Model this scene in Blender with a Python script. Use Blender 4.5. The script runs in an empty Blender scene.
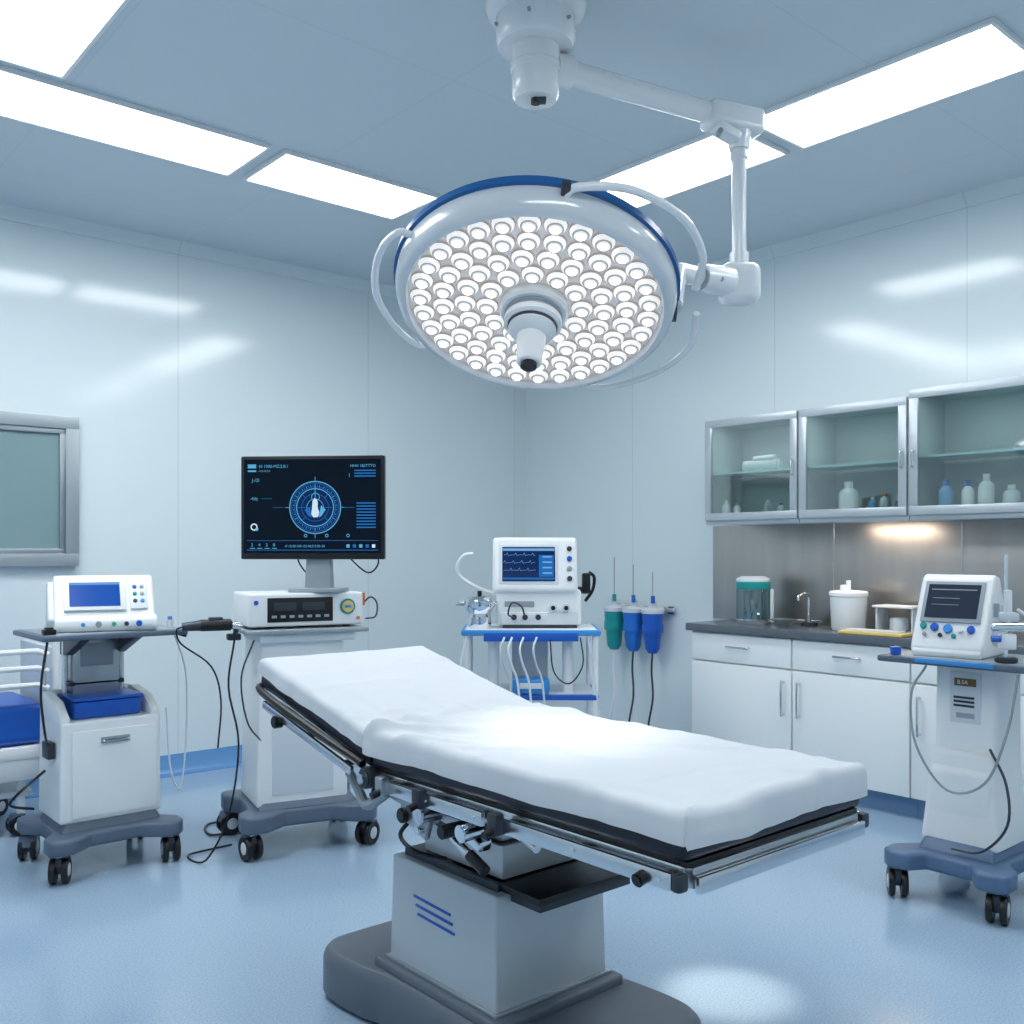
import bpy,bmesh,math,random
from mathutils import Vector,Matrix,noise,Euler
random.seed(3)
S=bpy.context.scene
COL=S.collection
RAD=math.radians
CAMH=1.36
FX,FY=0.652,0.758
def V(l,d): return (FX*d+FY*l, FY*d-FX*l)      # (right, forward) distances from viewpoint -> room axes
VIEWROT=RAD(-40.7)
# ---------------------------------------------------------------- materials
def lin(c):
    c=c/255.0
    return c/12.92 if c<=0.04045 else ((c+0.055)/1.055)**2.4
def C(r,g,b): return (lin(r),lin(g),lin(b),1)
def mat(name,rgb,rough=.4,metal=0,emis=None,estr=0,noise_bump=0,nscale=40,coat=0,var=0,stretch=None,spec=None):
    m=bpy.data.materials.new(name);m.use_nodes=True
    nt=m.node_tree;b=nt.nodes['Principled BSDF']
    b.inputs['Base Color'].default_value=C(*rgb)
    b.inputs['Roughness'].default_value=rough
    b.inputs['Metallic'].default_value=metal
    if spec is not None: b.inputs['Specular IOR Level'].default_value=spec
    if coat: b.inputs['Coat Weight'].default_value=coat
    if emis:
        b.inputs['Emission Color'].default_value=C(*emis);b.inputs['Emission Strength'].default_value=estr
    if noise_bump or var:
        tc=nt.nodes.new('ShaderNodeTexCoord');n=nt.nodes.new('ShaderNodeTexNoise')
        n.inputs['Scale'].default_value=nscale;n.inputs['Detail'].default_value=4
        if stretch:
            mp=nt.nodes.new('ShaderNodeMapping');mp.inputs['Scale'].default_value=stretch
            nt.links.new(tc.outputs['Object'],mp.inputs['Vector']);nt.links.new(mp.outputs[0],n.inputs['Vector'])
        else: nt.links.new(tc.outputs['Object'],n.inputs['Vector'])
        if noise_bump:
            bp=nt.nodes.new('ShaderNodeBump');bp.inputs['Strength'].default_value=noise_bump;bp.inputs['Distance'].default_value=.01
            nt.links.new(n.outputs['Fac'],bp.inputs['Height']);nt.links.new(bp.outputs['Normal'],b.inputs['Normal'])
        if var:
            mx=nt.nodes.new('ShaderNodeMix');mx.data_type='RGBA'
            c=C(*rgb);mx.inputs[6].default_value=tuple(x*(1-var) for x in c[:3])+(1,);mx.inputs[7].default_value=tuple(min(1,x*(1+var)) for x in c[:3])+(1,)
            nt.links.new(n.outputs['Fac'],mx.inputs[0]);nt.links.new(mx.outputs[2],b.inputs['Base Color'])
    return m
def emat(name,rgb,s):
    m=bpy.data.materials.new(name);m.use_nodes=True;nt=m.node_tree
    nt.nodes.remove(nt.nodes['Principled BSDF']);e=nt.nodes.new('ShaderNodeEmission')
    e.inputs[0].default_value=C(*rgb);e.inputs[1].default_value=s
    nt.links.new(e.outputs[0],nt.nodes['Material Output'].inputs[0]);return m
def glassmat(name,tint,refl=.12):
    m=bpy.data.materials.new(name);m.use_nodes=True;nt=m.node_tree
    nt.nodes.remove(nt.nodes['Principled BSDF'])
    t=nt.nodes.new('ShaderNodeBsdfTransparent');t.inputs[0].default_value=C(*tint)
    g=nt.nodes.new('ShaderNodeBsdfGlossy');g.inputs['Roughness'].default_value=.03
    mx=nt.nodes.new('ShaderNodeMixShader');mx.inputs[0].default_value=refl
    nt.links.new(t.outputs[0],mx.inputs[1]);nt.links.new(g.outputs[0],mx.inputs[2])
    nt.links.new(mx.outputs[0],nt.nodes['Material Output'].inputs[0]);return m
def seam_mat(name,rgb,rough,seams,line=.72,width=.004):
    """panel cladding with joints; seams = list of (axis, offset, spacing)"""
    m=mat(name,rgb,rough);nt=m.node_tree;b=nt.nodes['Principled BSDF']
    g=nt.nodes.new('ShaderNodeNewGeometry');sp=nt.nodes.new('ShaderNodeSeparateXYZ')
    nt.links.new(g.outputs['Position'],sp.inputs[0])
    last=None
    def mth(op,a,bv):
        n=nt.nodes.new('ShaderNodeMath');n.operation=op
        if hasattr(a,'links'): nt.links.new(a,n.inputs[0])
        else: n.inputs[0].default_value=a
        if bv is not None:
            if hasattr(bv,'links'): nt.links.new(bv,n.inputs[1])
            else: n.inputs[1].default_value=bv
        return n.outputs[0]
    for ax,off,spc in seams:
        a=mth('SUBTRACT',sp.outputs[ax],off);a=mth('DIVIDE',a,spc)
        f=mth('FRACT',a,None);f=mth('SUBTRACT',f,.5);f=mth('ABSOLUTE',f,None)
        f=mth('GREATER_THAN',f,.5-width/spc)
        last=f if last is None else mth('MAXIMUM',last,f)
    mx=nt.nodes.new('ShaderNodeMix');mx.data_type='RGBA'
    c=C(*rgb);mx.inputs[6].default_value=c;mx.inputs[7].default_value=tuple(x*line for x in c[:3])+(1,)
    nt.links.new(last,mx.inputs[0]);nt.links.new(mx.outputs[2],b.inputs['Base Color'])
    return m
WHITE=mat('white_plastic',(235,238,240),.3)
WHITE2=mat('cabinet_white',(236,240,241),.32)
CREAM=mat('offwhite_plastic',(211,218,224),.38)
GREY=mat('grey_plastic',(150,160,168),.4)
SLATE=mat('slate_plastic',(90,105,124),.4)
KICK=mat('plinth_blue',(104,140,178),.4)
DKGREY=mat('dark_grey_plastic',(46,52,62),.4)
PLINTH=mat('plinth_grey',(98,107,119),.38,var=.05,nscale=3)
BLACK=mat('black_rubber',(11,13,17),.36)
NAVY=mat('mattress_vinyl',(12,18,38),.3)
STEEL=mat('brushed_steel',(218,221,225),.22,1)
STEELD=mat('satin_steel',(184,189,194),.34,1,var=.1,nscale=9)
SPLASH=mat('splash_steel',(186,180,176),.36,1,var=.2,nscale=3,stretch=(1,3,.3))
CHROME=mat('chrome',(232,236,240),.1,1)
FRAMEAL=mat('aluminium_frame',(190,197,203),.33,.6)
WINF=mat('window_frame_steel',(168,177,183),.38,.6)
BLUE=mat('blue_plastic',(26,92,192),.35)
BLUEL=mat('sky_blue_plastic',(62,146,216),.35)
TEAL=mat('teal_plastic',(24,150,150),.3)
GREEN=mat('green_plastic',(60,176,110),.4)
YEL=mat('yellow_plastic',(232,202,120),.45)
ORNG=mat('orange_plastic',(220,120,60),.45)
BASEB=mat('baseboard_blue',(104,156,208),.3)
SHEET=mat('white_cotton',(210,215,221),.85,noise_bump=.05,nscale=30)
WORKT=mat('worktop_grey',(92,101,110),.26,var=.1,nscale=60)
COLM=mat('column_steel',(196,202,207),.3,.2,var=.03,nscale=4)
INNER=mat('cabinet_interior',(182,194,195),.5)
SHELFG=mat('shelf_glass_edge',(176,222,222),.12)
LAMPW=mat('lamp_white',(232,235,238),.24,coat=.3)
LAMPR=mat('lamp_rim_white',(216,221,226),.22,.08,coat=.3)
LAMPF=mat('lamp_face',(188,188,190),.16,.5,emis=(255,248,242),estr=.24)
RING=mat('lamp_blue_ring',(20,92,156),.3)
LENSC=emat('led_core',(255,253,250),3.2)
LENS=mat('led_lens',(236,235,234),.06,.05,emis=(255,250,245),estr=.60,coat=.5)
LENSI=mat('led_inner_ring',(180,178,178),.08,.3,emis=(255,249,243),estr=.16)
LENSR=mat('led_collar',(180,178,178),.15,.5,emis=(255,248,242),estr=.12)
PANEL=emat('light_diffuser',(250,254,255),12.6)
SCRN=mat('screen_dark',(3,8,16),.2,emis=(6,20,38),estr=.55,spec=.12)
SCRB=mat('screen_blue',(8,30,84),.2,emis=(28,92,186),estr=.72,spec=.15)
SCRN2=mat('screen_navy',(4,14,36),.2,emis=(12,48,104),estr=.6,spec=.15)
SCRG=mat('screen_grey',(34,42,54),.16,emis=(50,62,82),estr=.3,spec=.25)
GCY=emat('graphic_cyan',(92,176,220),.95)
GBL=emat('graphic_blue',(40,118,196),.85)
GWH=emat('graphic_white',(205,230,245),1.0)
GCB=emat('graphic_pale_blue',(120,180,236),.9)
GLASS=glassmat('cabinet_glass',(236,243,242),.15)
WGLASS=mat('window_frosted_glass',(126,152,156),.13)
CLEARG=glassmat('clear_canister_glass',(170,206,210),.25)
GOLD=mat('bronze_badge',(124,96,62),.4,.3)
# ---------------------------------------------------------------- mesh builder
def catmull(pts,res=6,closed=False):
    P=[Vector(p) for p in pts];n=len(P);out=[]
    if n<3: return P
    rng=range(n) if closed else range(n-1)
    for i in rng:
        if closed: p0,p1,p2,p3=P[i-1],P[i],P[(i+1)%n],P[(i+2)%n]
        else:
            p1,p2=P[i],P[i+1];p0=P[i-1] if i>0 else p1*2-p2;p3=P[i+2] if i+2<n else p2*2-p1
        for k in range(res):
            t=k/res
            out.append(.5*((2*p1)+(p2-p0)*t+(2*p0-5*p1+4*p2-p3)*t*t+(3*p1-p0-3*p2+p3)*t**3))
    if not closed: out.append(P[-1])
    return out
class MB:
    def __init__(s): s.bm=bmesh.new();s.mats=[]
    def mi(s,m):
        if m not in s.mats: s.mats.append(m)
        return s.mats.index(m)
    def add(s,tb,m,M=None):
        i=s.mi(m)
        if M is not None: bmesh.ops.transform(tb,matrix=M,verts=tb.verts)
        for f in tb.faces: f.material_index=i;f.smooth=True
        me=bpy.data.meshes.new('t');tb.to_mesh(me);tb.free();s.bm.from_mesh(me);bpy.data.meshes.remove(me);return s
    def box(s,c,sz,m,bev=.004,rot=None,M=None,seg=2):
        tb=bmesh.new();bmesh.ops.create_cube(tb,size=1)
        bmesh.ops.scale(tb,vec=sz,verts=tb.verts)
        if bev: bmesh.ops.bevel(tb,geom=tb.edges[:],offset=min(bev,min(sz)*.45),segments=seg,affect='EDGES',profile=.6)
        X=Matrix.Translation(c)
        if rot: X=X@Euler(rot).to_matrix().to_4x4()
        return s.add(tb,m,(M@X) if M is not None else X)
    def taper(s,c,sz,top,m,bev=.01,M=None,off=(0,0)):
        tb=bmesh.new();bmesh.ops.create_cube(tb,size=1)
        bmesh.ops.scale(tb,vec=sz,verts=tb.verts)
        for v in tb.verts:
            if v.co.z>0: v.co.x=v.co.x*top[0]+off[0];v.co.y=v.co.y*top[1]+off[1]
        bmesh.ops.bevel(tb,geom=tb.edges[:],offset=bev,segments=3,affect='EDGES',profile=.6)
        X=Matrix.Translation(c);return s.add(tb,m,(M@X) if M is not None else X)
    def cyl(s,p0,p1,r,m,r1=None,seg=20,bev=0,M=None):
        p0=Vector(p0);p1=Vector(p1);d=p1-p0;L=d.length
        tb=bmesh.new();bmesh.ops.create_cone(tb,cap_ends=True,segments=seg,radius1=r,radius2=r if r1 is None else r1,depth=L)
        if bev:
            es=[e for e in tb.edges if abs(e.verts[0].co.z-e.verts[1].co.z)<1e-6]
            bmesh.ops.bevel(tb,geom=es,offset=bev,segments=2,affect='EDGES')
        X=Matrix.Translation((p0+p1)/2)@d.to_track_quat('Z','Y').to_matrix().to_4x4()
        return s.add(tb,m,(M@X) if M is not None else X)
    def lathe(s,prof,m,seg=32,M=None):
        tb=bmesh.new();rings=[]
        for r,z in prof:
            if r<1e-5: rings.append([tb.verts.new((0,0,z))])
            else: rings.append([tb.verts.new((r*math.cos(2*math.pi*k/seg),r*math.sin(2*math.pi*k/seg),z)) for k in range(seg)])
        for a,b in zip(rings,rings[1:]):
            for k in range(seg):
                k2=(k+1)%seg
                if len(a)==1 and len(b)==1: continue
                if len(a)==1: tb.faces.new((a[0],b[k2],b[k]))
                elif len(b)==1: tb.faces.new((a[k],a[k2],b[0]))
                else: tb.faces.new((a[k],a[k2],b[k2],b[k]))
        bmesh.ops.recalc_face_normals(tb,faces=tb.faces)
        return s.add(tb,m,M)
    def loft(s,outline,levels,m,M=None):
        """outline: closed xy points; levels: (scale_x, scale_y, z)"""
        tb=bmesh.new();R=[[tb.verts.new((p[0]*a,p[1]*c,z)) for p in outline] for a,c,z in levels]
        n=len(outline)
        for A,B in zip(R,R[1:]):
            for k in range(n): tb.faces.new((A[k],A[(k+1)%n],B[(k+1)%n],B[k]))
        tb.faces.new(R[0][::-1]);tb.faces.new(R[-1])
        bmesh.ops.recalc_face_normals(tb,faces=tb.faces)
        return s.add(tb,m,M)
    def tube(s,pts,r,m,seg=8,res=6,closed=False,M=None,smooth=True):
        P=catmull(pts,res,closed) if smooth else [Vector(p) for p in pts]
        n=len(P);tb=bmesh.new();rings=[]
        t0=(P[1]-P[0]).normalized();nrm=t0.orthogonal().normalized()
        for i in range(n):
            if closed: t=(P[(i+1)%n]-P[i-1]).normalized()
            elif i==0: t=(P[1]-P[0]).normalized()
            elif i==n-1: t=(P[-1]-P[-2]).normalized()
            else: t=((P[i+1]-P[i]).normalized()+(P[i]-P[i-1]).normalized()).normalized()
            nrm=(nrm-t*nrm.dot(t)).normalized();bn=t.cross(nrm)
            rings.append([tb.verts.new(P[i]+r*(math.cos(2*math.pi*k/seg)*nrm+math.sin(2*math.pi*k/seg)*bn)) for k in range(seg)])
        for i in range(n if closed else n-1):
            a=rings[i];b=rings[(i+1)%n]
            for k in range(seg): tb.faces.new((a[k],a[(k+1)%seg],b[(k+1)%seg],b[k]))
        if not closed:
            tb.faces.new(rings[0][::-1]);tb.faces.new(rings[-1])
        return s.add(tb,m,M)
    def prism(s,prof,x0,x1,m,bev=.006,M=None,axis='X',seg=2):
        tb=bmesh.new()
        if axis=='X': a=[tb.verts.new((x0,p[0],p[1])) for p in prof];b=[tb.verts.new((x1,p[0],p[1])) for p in prof]
        elif axis=='Z': a=[tb.verts.new((p[0],p[1],x0)) for p in prof];b=[tb.verts.new((p[0],p[1],x1)) for p in prof]
        else: a=[tb.verts.new((p[0],x0,p[1])) for p in prof];b=[tb.verts.new((p[0],x1,p[1])) for p in prof]
        n=len(prof);tb.faces.new(a);tb.faces.new(b[::-1])
        for i in range(n): tb.faces.new((a[i],b[i],b[(i+1)%n],a[(i+1)%n]))
        bmesh.ops.recalc_face_normals(tb,faces=tb.faces)
        if bev: bmesh.ops.bevel(tb,geom=tb.edges[:],offset=bev,segments=seg,affect='EDGES',profile=.6)
        return s.add(tb,m,M)
    def text(s,t,size,M,m,align='LEFT'):
        cu=bpy.data.curves.new('t','FONT');cu.body=t;cu.size=size;cu.align_x=align;cu.resolution_u=2
        ob=bpy.data.objects.new('t',cu);COL.objects.link(ob)
        bpy.context.view_layer.update()
        me=bpy.data.meshes.new_from_object(ob.evaluated_get(bpy.context.evaluated_depsgraph_get()))
        tb=bmesh.new();tb.from_mesh(me);bpy.data.objects.remove(ob);bpy.data.curves.remove(cu);bpy.data.meshes.remove(me)
        return s.add(tb,m,M)
    def ring(s,r0,r1,z,m,seg=48,M=None,a0=0,a1=2*math.pi):
        tb=bmesh.new();full=abs(a1-a0-2*math.pi)<1e-6
        A=[];n=seg if full else seg+1
        for k in range(n):
            a=a0+(a1-a0)*k/seg;A.append((tb.verts.new((r0*math.cos(a),r0*math.sin(a),z)),tb.verts.new((r1*math.cos(a),r1*math.sin(a),z))))
        for k in range(seg):
            p,q=A[k],A[(k+1)%n];tb.faces.new((p[0],p[1],q[1],q[0]))
        return s.add(tb,m,M)
    def out(s,name,parent=None,label=None,loc=(0,0,0),rot=(0,0,0),kind=None):
        me=bpy.data.meshes.new(name)
        s.bm.to_mesh(me);s.bm.free()
        for m in s.mats: me.materials.append(m)
        try: me.set_sharp_from_angle(angle=RAD(38))
        except Exception: pass
        ob=bpy.data.objects.new(name,me);COL.objects.link(ob)
        ob.location=loc;ob.rotation_euler=rot
        if parent: ob.parent=parent
        if label: ob['label']=label
        if kind: ob['kind']=kind
        return ob
def root(name,label,cat,loc,rz=0,group=None):
    e=bpy.data.objects.new(name,None);COL.objects.link(e);e.empty_display_size=.1
    e.location=loc;e.rotation_euler=(0,0,rz);e['label']=label;e['category']=cat
    if group: e['group']=group
    return e
def single(mb,name,label,cat,loc,rz=0,group=None):
    o=mb.out(name);o.location=loc;o.rotation_euler=(0,0,rz);o['label']=label;o['category']=cat
    if group:o['group']=group
    return o
def cable(parent,pts,r,m,name='cable',seg=6):
    b=MB();b.tube(pts,r,m,seg);return b.out(name,parent)
def knob(parent,F,x,y,r,m,h=.016,name='knob',z=.003):
    b=MB();b.cyl((x,y,z),(x,y,z+h),r,m,M=F,bev=.003);return b.out(name,parent)
def frame(o,t=0):
    t=RAD(t);s,c=math.sin(t),math.cos(t)
    return Matrix(((1,0,0,o[0]),(0,s,-c,o[1]),(0,c,s,o[2]),(0,0,0,1)))
T=Matrix.Translation
# ---------------------------------------------------------------- room
XW,YW,ZC=5.15,5.82,3.23
X0,Y0=-1.6,-1.6
WALLL=seam_mat('wall_panel_a',(218,230,234),.12,[(0,.965,1.356)],.84,.003)
WALLR=seam_mat('wall_panel_b',(218,230,234),.12,[(1,2.316,1.18)],.84,.003)
CEILM=seam_mat('ceiling_panel',(208,218,226),.35,[(0,.05,1.15),(1,.79,1.15)],.94,.004)
def struct(name,c,sz,m,bev=0):
    b=MB();b.box((0,0,0),sz,m,bev);o=b.out(name,kind='structure',loc=c);return o
FL=bpy.data.materials.new('vinyl_floor');FL.use_nodes=True
nt=FL.node_tree;b=nt.nodes['Principled BSDF']
g=nt.nodes.new('ShaderNodeNewGeometry')
n1=nt.nodes.new('ShaderNodeTexNoise');n1.inputs['Scale'].default_value=150;n1.inputs['Detail'].default_value=3
n2=nt.nodes.new('ShaderNodeTexNoise');n2.inputs['Scale'].default_value=1.0
r=nt.nodes.new('ShaderNodeValToRGB');r.color_ramp.elements[0].position=.3;r.color_ramp.elements[0].color=C(142,168,193);r.color_ramp.elements[1].position=.7;r.color_ramp.elements[1].color=C(167,189,209)
mx=nt.nodes.new('ShaderNodeMix');mx.data_type='RGBA';mx.blend_type='MULTIPLY';mx.inputs[0].default_value=.2
r2=nt.nodes.new('ShaderNodeValToRGB');r2.color_ramp.elements[0].color=(.84,.88,.95,1);r2.color_ramp.elements[1].color=(1,1,1,1)
nt.links.new(g.outputs['Position'],n1.inputs['Vector']);nt.links.new(g.outputs['Position'],n2.inputs['Vector'])
nt.links.new(n1.outputs['Fac'],r.inputs[0]);nt.links.new(n2.outputs['Fac'],r2.inputs[0])
nt.links.new(r.outputs[0],mx.inputs[6]);nt.links.new(r2.outputs[0],mx.inputs[7]);nt.links.new(mx.outputs[2],b.inputs['Base Color'])
b.inputs['Roughness'].default_value=.13
b.inputs['Specular IOR Level'].default_value=.65
cx,cy=(X0+XW)/2,(Y0+YW)/2;lx,ly=XW-X0,YW-Y0
struct('floor',(cx,cy,-.05),(lx+.4,ly+.4,.1),FL)
struct('ceiling',(cx,cy,ZC+.05),(lx+.4,ly+.4,.1),CEILM)
struct('wall_left',(cx,YW+.1,ZC/2),(lx+.4,.2,ZC),WALLL)
struct('wall_right',(XW+.1,cy,ZC/2),(.2,ly,ZC),WALLR)
struct('wall_back',(cx,Y0-.1,ZC/2),(lx+.4,.2,ZC),WALLL)
struct('wall_side',(X0-.1,cy,ZC/2),(.2,ly,ZC),WALLR)
b=MB();b.prism([(YW,0),(YW-.06,0),(YW-.06,.004),(YW-.025,.012),(YW-.012,.03),(YW-.01,.12),(YW,.12)],X0,XW,BASEB,0);b.out('baseboard_left',kind='structure')
b=MB();b.prism([(XW,0),(XW-.06,0),(XW-.06,.004),(XW-.025,.012),(XW-.012,.03),(XW-.01,.12),(XW,.12)],Y0,YW-.06,BASEB,0,axis='Y');b.out('baseboard_right',kind='structure')
b=MB();b.prism([(YW,ZC),(YW-.05,ZC),(YW-.04,ZC-.02),(YW-.015,ZC-.045),(YW-.01,ZC-.07),(YW,ZC-.07)],X0,XW,WALLL,0);b.out('trim_1',kind='structure')
b=MB();b.prism([(XW,ZC),(XW-.05,ZC),(XW-.04,ZC-.02),(XW-.015,ZC-.045),(XW-.01,ZC-.07),(XW,ZC-.07)],Y0,YW-.05,WALLR,0,axis='Y');b.out('trim_2',kind='structure')
b=MB();wx0,wx1,wz0,wz1=.55,1.73,1.27,2.11;y=YW-.03
def pic_frame(b,x0,x1,z0,z1,y,w,t,m,bev=.005):
    b.box(((x0+x1)/2,y,z1-w/2),(x1-x0,t,w),m,bev);b.box(((x0+x1)/2,y,z0+w/2),(x1-x0,t,w),m,bev)
    b.box((x0+w/2,y,(z0+z1)/2),(w,t,z1-z0-2*w+.002),m,bev*.4);b.box((x1-w/2,y,(z0+z1)/2),(w,t,z1-z0-2*w+.002),m,bev*.4)
pic_frame(b,wx0,wx1,wz0,wz1,y,.07,.05,WINF,.003)
pic_frame(b,wx0+.07,wx1-.07,wz0+.07,wz1-.07,y+.01,.028,.03,STEELD,.002)
b.box(((wx0+wx1)/2,YW-.012,(wz0+wz1)/2),(wx1-wx0-.16,.012,wz1-wz0-.16),WGLASS,0)
b.out('window_1',kind='structure')
def clight(x0,x1,y0,y1,label):
    r=root('ceiling_light',label,'ceiling light',((x0+x1)/2,(y0+y1)/2,ZC),0,'recessed ceiling light panels')
    w,h=x1-x0,y1-y0
    b=MB()
    for c,sz in [((0,h/2-.008,-.01),(w,.016,.02)),((0,-h/2+.008,-.01),(w,.016,.02)),((w/2-.008,0,-.01),(.016,h-.032,.02)),((-w/2+.008,0,-.01),(.016,h-.032,.02))]: b.box(c,sz,WHITE,.002)
    b.out('light_frame',r)
    b=MB();b.box((0,0,-.008),(w-.034,h-.034,.012),PANEL,0);b.out('light_diffuser',r)
LB="long rectangular white LED panel recessed in the ceiling"
clight(.2,2.08,4.12,4.57,LB);clight(2.15,3.05,4.12,4.57,LB)
clight(3.5,3.95,2.6,3.56,LB);clight(3.5,3.95,1.48,2.53,LB);clight(3.5,3.95,-.6,1.0,LB)  # last panel lies out of view, added as fill light
clight(.1,1.16,3.18,4.05,"large square white LED panel recessed in the ceiling")
clight(-.2,1.7,.3,.8,LB)  # extra panel behind the camera, added to fill the room with light
# ---------------------------------------------------------------- surgical light
mx_,my_=V(.08,3.3)
SL=root('surgical_light',"white ceiling-mounted surgical light with round multi-LED head on a jointed arm",'surgical light',(mx_,my_,ZC),VIEWROT)
b=MB();b.lathe([(0,0),(.175,0),(.175,-.035),(.16,-.06),(.135,-.07),(.135,-.15),(.125,-.165),(.09,-.17),(0,-.17)],LAMPW,48)
for a in (200,260,320): b.cyl((.137*math.cos(RAD(a)),.137*math.sin(RAD(a)),-.11),(.147*math.cos(RAD(a)),.147*math.sin(RAD(a)),-.11),.006,GREY)
b.out('ceiling_canopy',SL)
b=MB();b.lathe([(0,-.16),(.082,-.16),(.082,-.225),(.086,-.23),(.086,-.245),(.08,-.25),(.08,-.33),(.07,-.345),(.02,-.348),(0,-.348)],LAMPW,40)
b.cyl((0,-.02,-.346),(0,-.02,-.365),.016,BLACK);b.box((.02,-.02,-.352),(.03,.03,.02),DKGREY);b.out('hub',SL)
E=Vector((.77,.34,-.29))
b=MB();d=Vector((E.x,E.y,0)).normalized()
b.cyl(Vector((0,0,-.225))+d*.06,Vector((0,0,-.225))+d*.14,.055,LAMPW,bev=.008)
b.cyl(Vector((0,0,-.225))+d*.13,E+d*-.08+Vector((0,0,.03)),.041,LAMPW,.038,seg=24)
b.box(E+d*-.03+Vector((0,0,.025)),(.24,.105,.1),LAMPW,.03,rot=(0,0,math.atan2(d.y,d.x)),seg=4)
b.cyl(E+Vector((0,0,.01)),E+Vector((0,0,-.09)),.05,LAMPW,.036,bev=.008)
b.box(E+Vector((-.06,-.05,-.04)),(.1,.07,.035),LAMPW,.012,rot=(0,.3,math.atan2(d.y,d.x)));b.cyl(E+Vector((-.09,-.1,-.05)),E+Vector((-.09,-.06,-.05)),.01,GREY)
b.out('support_arm',SL)
b=MB();b.cyl(E+Vector((0,0,-.08)),E+Vector((0,0,-.55)),.027,LAMPW);b.cyl(E+Vector((0,0,-.085)),E+Vector((0,0,-.12)),.033,LAMPW,bev=.004);b.out('drop_pole',SL)
J=Vector((E.x,E.y,-.875))
b=MB();b.box(J,(.15,.12,.15),LAMPW,.045,seg=4);b.cyl(J+Vector((0,0,.04)),J+Vector((0,0,.12)),.036,LAMPW,bev=.005)
b.cyl(J+Vector((-.04,-.02,0)),J+Vector((-.17,-.1,0)),.058,LAMPW,.048,bev=.01)
b.cyl(J+Vector((-.16,-.095,0)),J+Vector((-.27,-.2,-.01)),.034,LAMPW,bev=.006)
b.cyl(J+Vector((-.173,-.106,.0)),J+Vector((-.168,-.102,.0)),.047,GREY)
b.cyl(J+Vector((-.09,-.11,-.01)),J+Vector((-.09,-.05,-.01)),.01,GREY)
b.out('swivel_joint',SL)
hc=Vector((-.005,0,-1.055));n=Vector((-.086,-.43,-.895)).normalized()
xa=Vector((1,0,-.1)).normalized();ua=n.cross(xa).normalized();xa=ua.cross(n).normalized()
SCL=.98
HM=Matrix(((xa.x*SCL,ua.x*SCL,n.x*SCL,hc.x),(xa.y*SCL,ua.y*SCL,n.y*SCL,hc.y),(xa.z*SCL,ua.z*SCL,n.z*SCL,hc.z),(0,0,0,1)))
b=MB()
b.lathe([(.438,-.02),(.438,.002),(.445,.012),(.462,.009),(.479,-.008),(.488,-.04),(.488,-.1),(.47,-.125),(.38,-.15),(.2,-.17),(0,-.175)],LAMPR,96)
HD=b.out('lamp_head',SL,"silver-white round lamp housing");HD.matrix_local=HM
b=MB();b.lathe([(0,-.018),(.44,-.018),(.44,-.024),(0,-.024)],LAMPF,80);b.out('reflector_face',HD)
b=MB();b.lathe([(.487,-.074),(.499,-.078),(.499,-.104),(.484,-.108)],RING,96);b.out('blue_trim_ring',HD,"dark blue trim band")
b=MB();b.lathe([(.0405,-.02),(.0405,-.012),(.0385,-.009),(.036,-.012)],LENSR,20)
b.lathe([(.0365,-.013),(.035,-.006),(.0315,.000),(.028,.0035)],LENS,20);b.lathe([(.028,.0035),(.0252,.0012),(.0215,.006)],LENSI,20);b.lathe([(.0215,.006),(.018,.009),(.0155,.0105)],LENS,20);b.lathe([(.0157,.0105),(.013,.013),(.007,.0148),(0,.0155)],LENSC,20)
L0=b.out('led_lens',HD,"glowing bulging clear LED lens");first=True
for rr_,cnt,ph in [(.165,12,.1),(.242,18,.05),(.319,24,.12),(.396,30,.0)]:
    for k in range(cnt):
        a=2*math.pi*k/cnt+ph
        if first: o=L0;first=False
        else:
            o=L0.copy();COL.objects.link(o);o.parent=HD
        o.location=(rr_*math.cos(a),rr_*math.sin(a),0)
b=MB();b.lathe([(.12,-.02),(.12,.012),(.112,.022),(.1,.022)],LAMPW,48);b.lathe([(.1,.02),(.1,.03),(.094,.034),(.094,.044)],GREY,48)
b.lathe([(.094,.04),(.1,.046),(.1,.066),(.09,.074),(.086,.074)],LAMPW,48);b.lathe([(.086,.07),(.086,.082),(.08,.084)],DKGREY,48)
b.lathe([(.082,.08),(.084,.09),(.07,.11),(.052,.12),(.048,.15),(.042,.225),(.037,.23),(0,.23)],LAMPW,48);b.lathe([(.028,.228),(.028,.242),(.022,.246),(0,.246)],BLACK,24)
b.out('sterile_handle',HD)
def hp(a,r,z): return (r*math.cos(RAD(a)),r*math.sin(RAD(a)),z)
for pts,r_ in (([hp(150,.475,-.06),hp(153,.53,-.06),hp(166,.555,-.05),hp(184,.56,-.04),hp(202,.55,-.04),hp(216,.53,-.04),hp(219,.475,-.045)],.013),
    ([hp(83,.475,-.05),hp(79,.52,-.06),hp(62,.565,-.08),hp(42,.59,-.09),hp(24,.585,-.09),hp(10,.55,-.08)],.014),
    ([hp(-2,.57,-.07),hp(-18,.605,-.05),hp(-36,.59,-.04),hp(-54,.55,-.03),hp(-64,.51,-.03),hp(-66,.475,-.04)],.012)):
    b=MB();b.tube(pts,r_,LAMPW,10);b.out('grip_rail',HD)
b=MB();b.box(hp(83,.5,-.06),(.03,.045,.035),DKGREY,.006);b.out('rail_clip',HD,"dark grey clip")
b=MB();hcj=HM.inverted()@(J+Vector((-.27,-.2,-.01)))
b.cyl(hcj,(.47,-.0,-.07),.04,LAMPW,.045,bev=.006);b.cyl((.478,0,-.07),(.495,.002,-.07),.05,DKGREY);b.out('head_bracket',HD)
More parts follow.
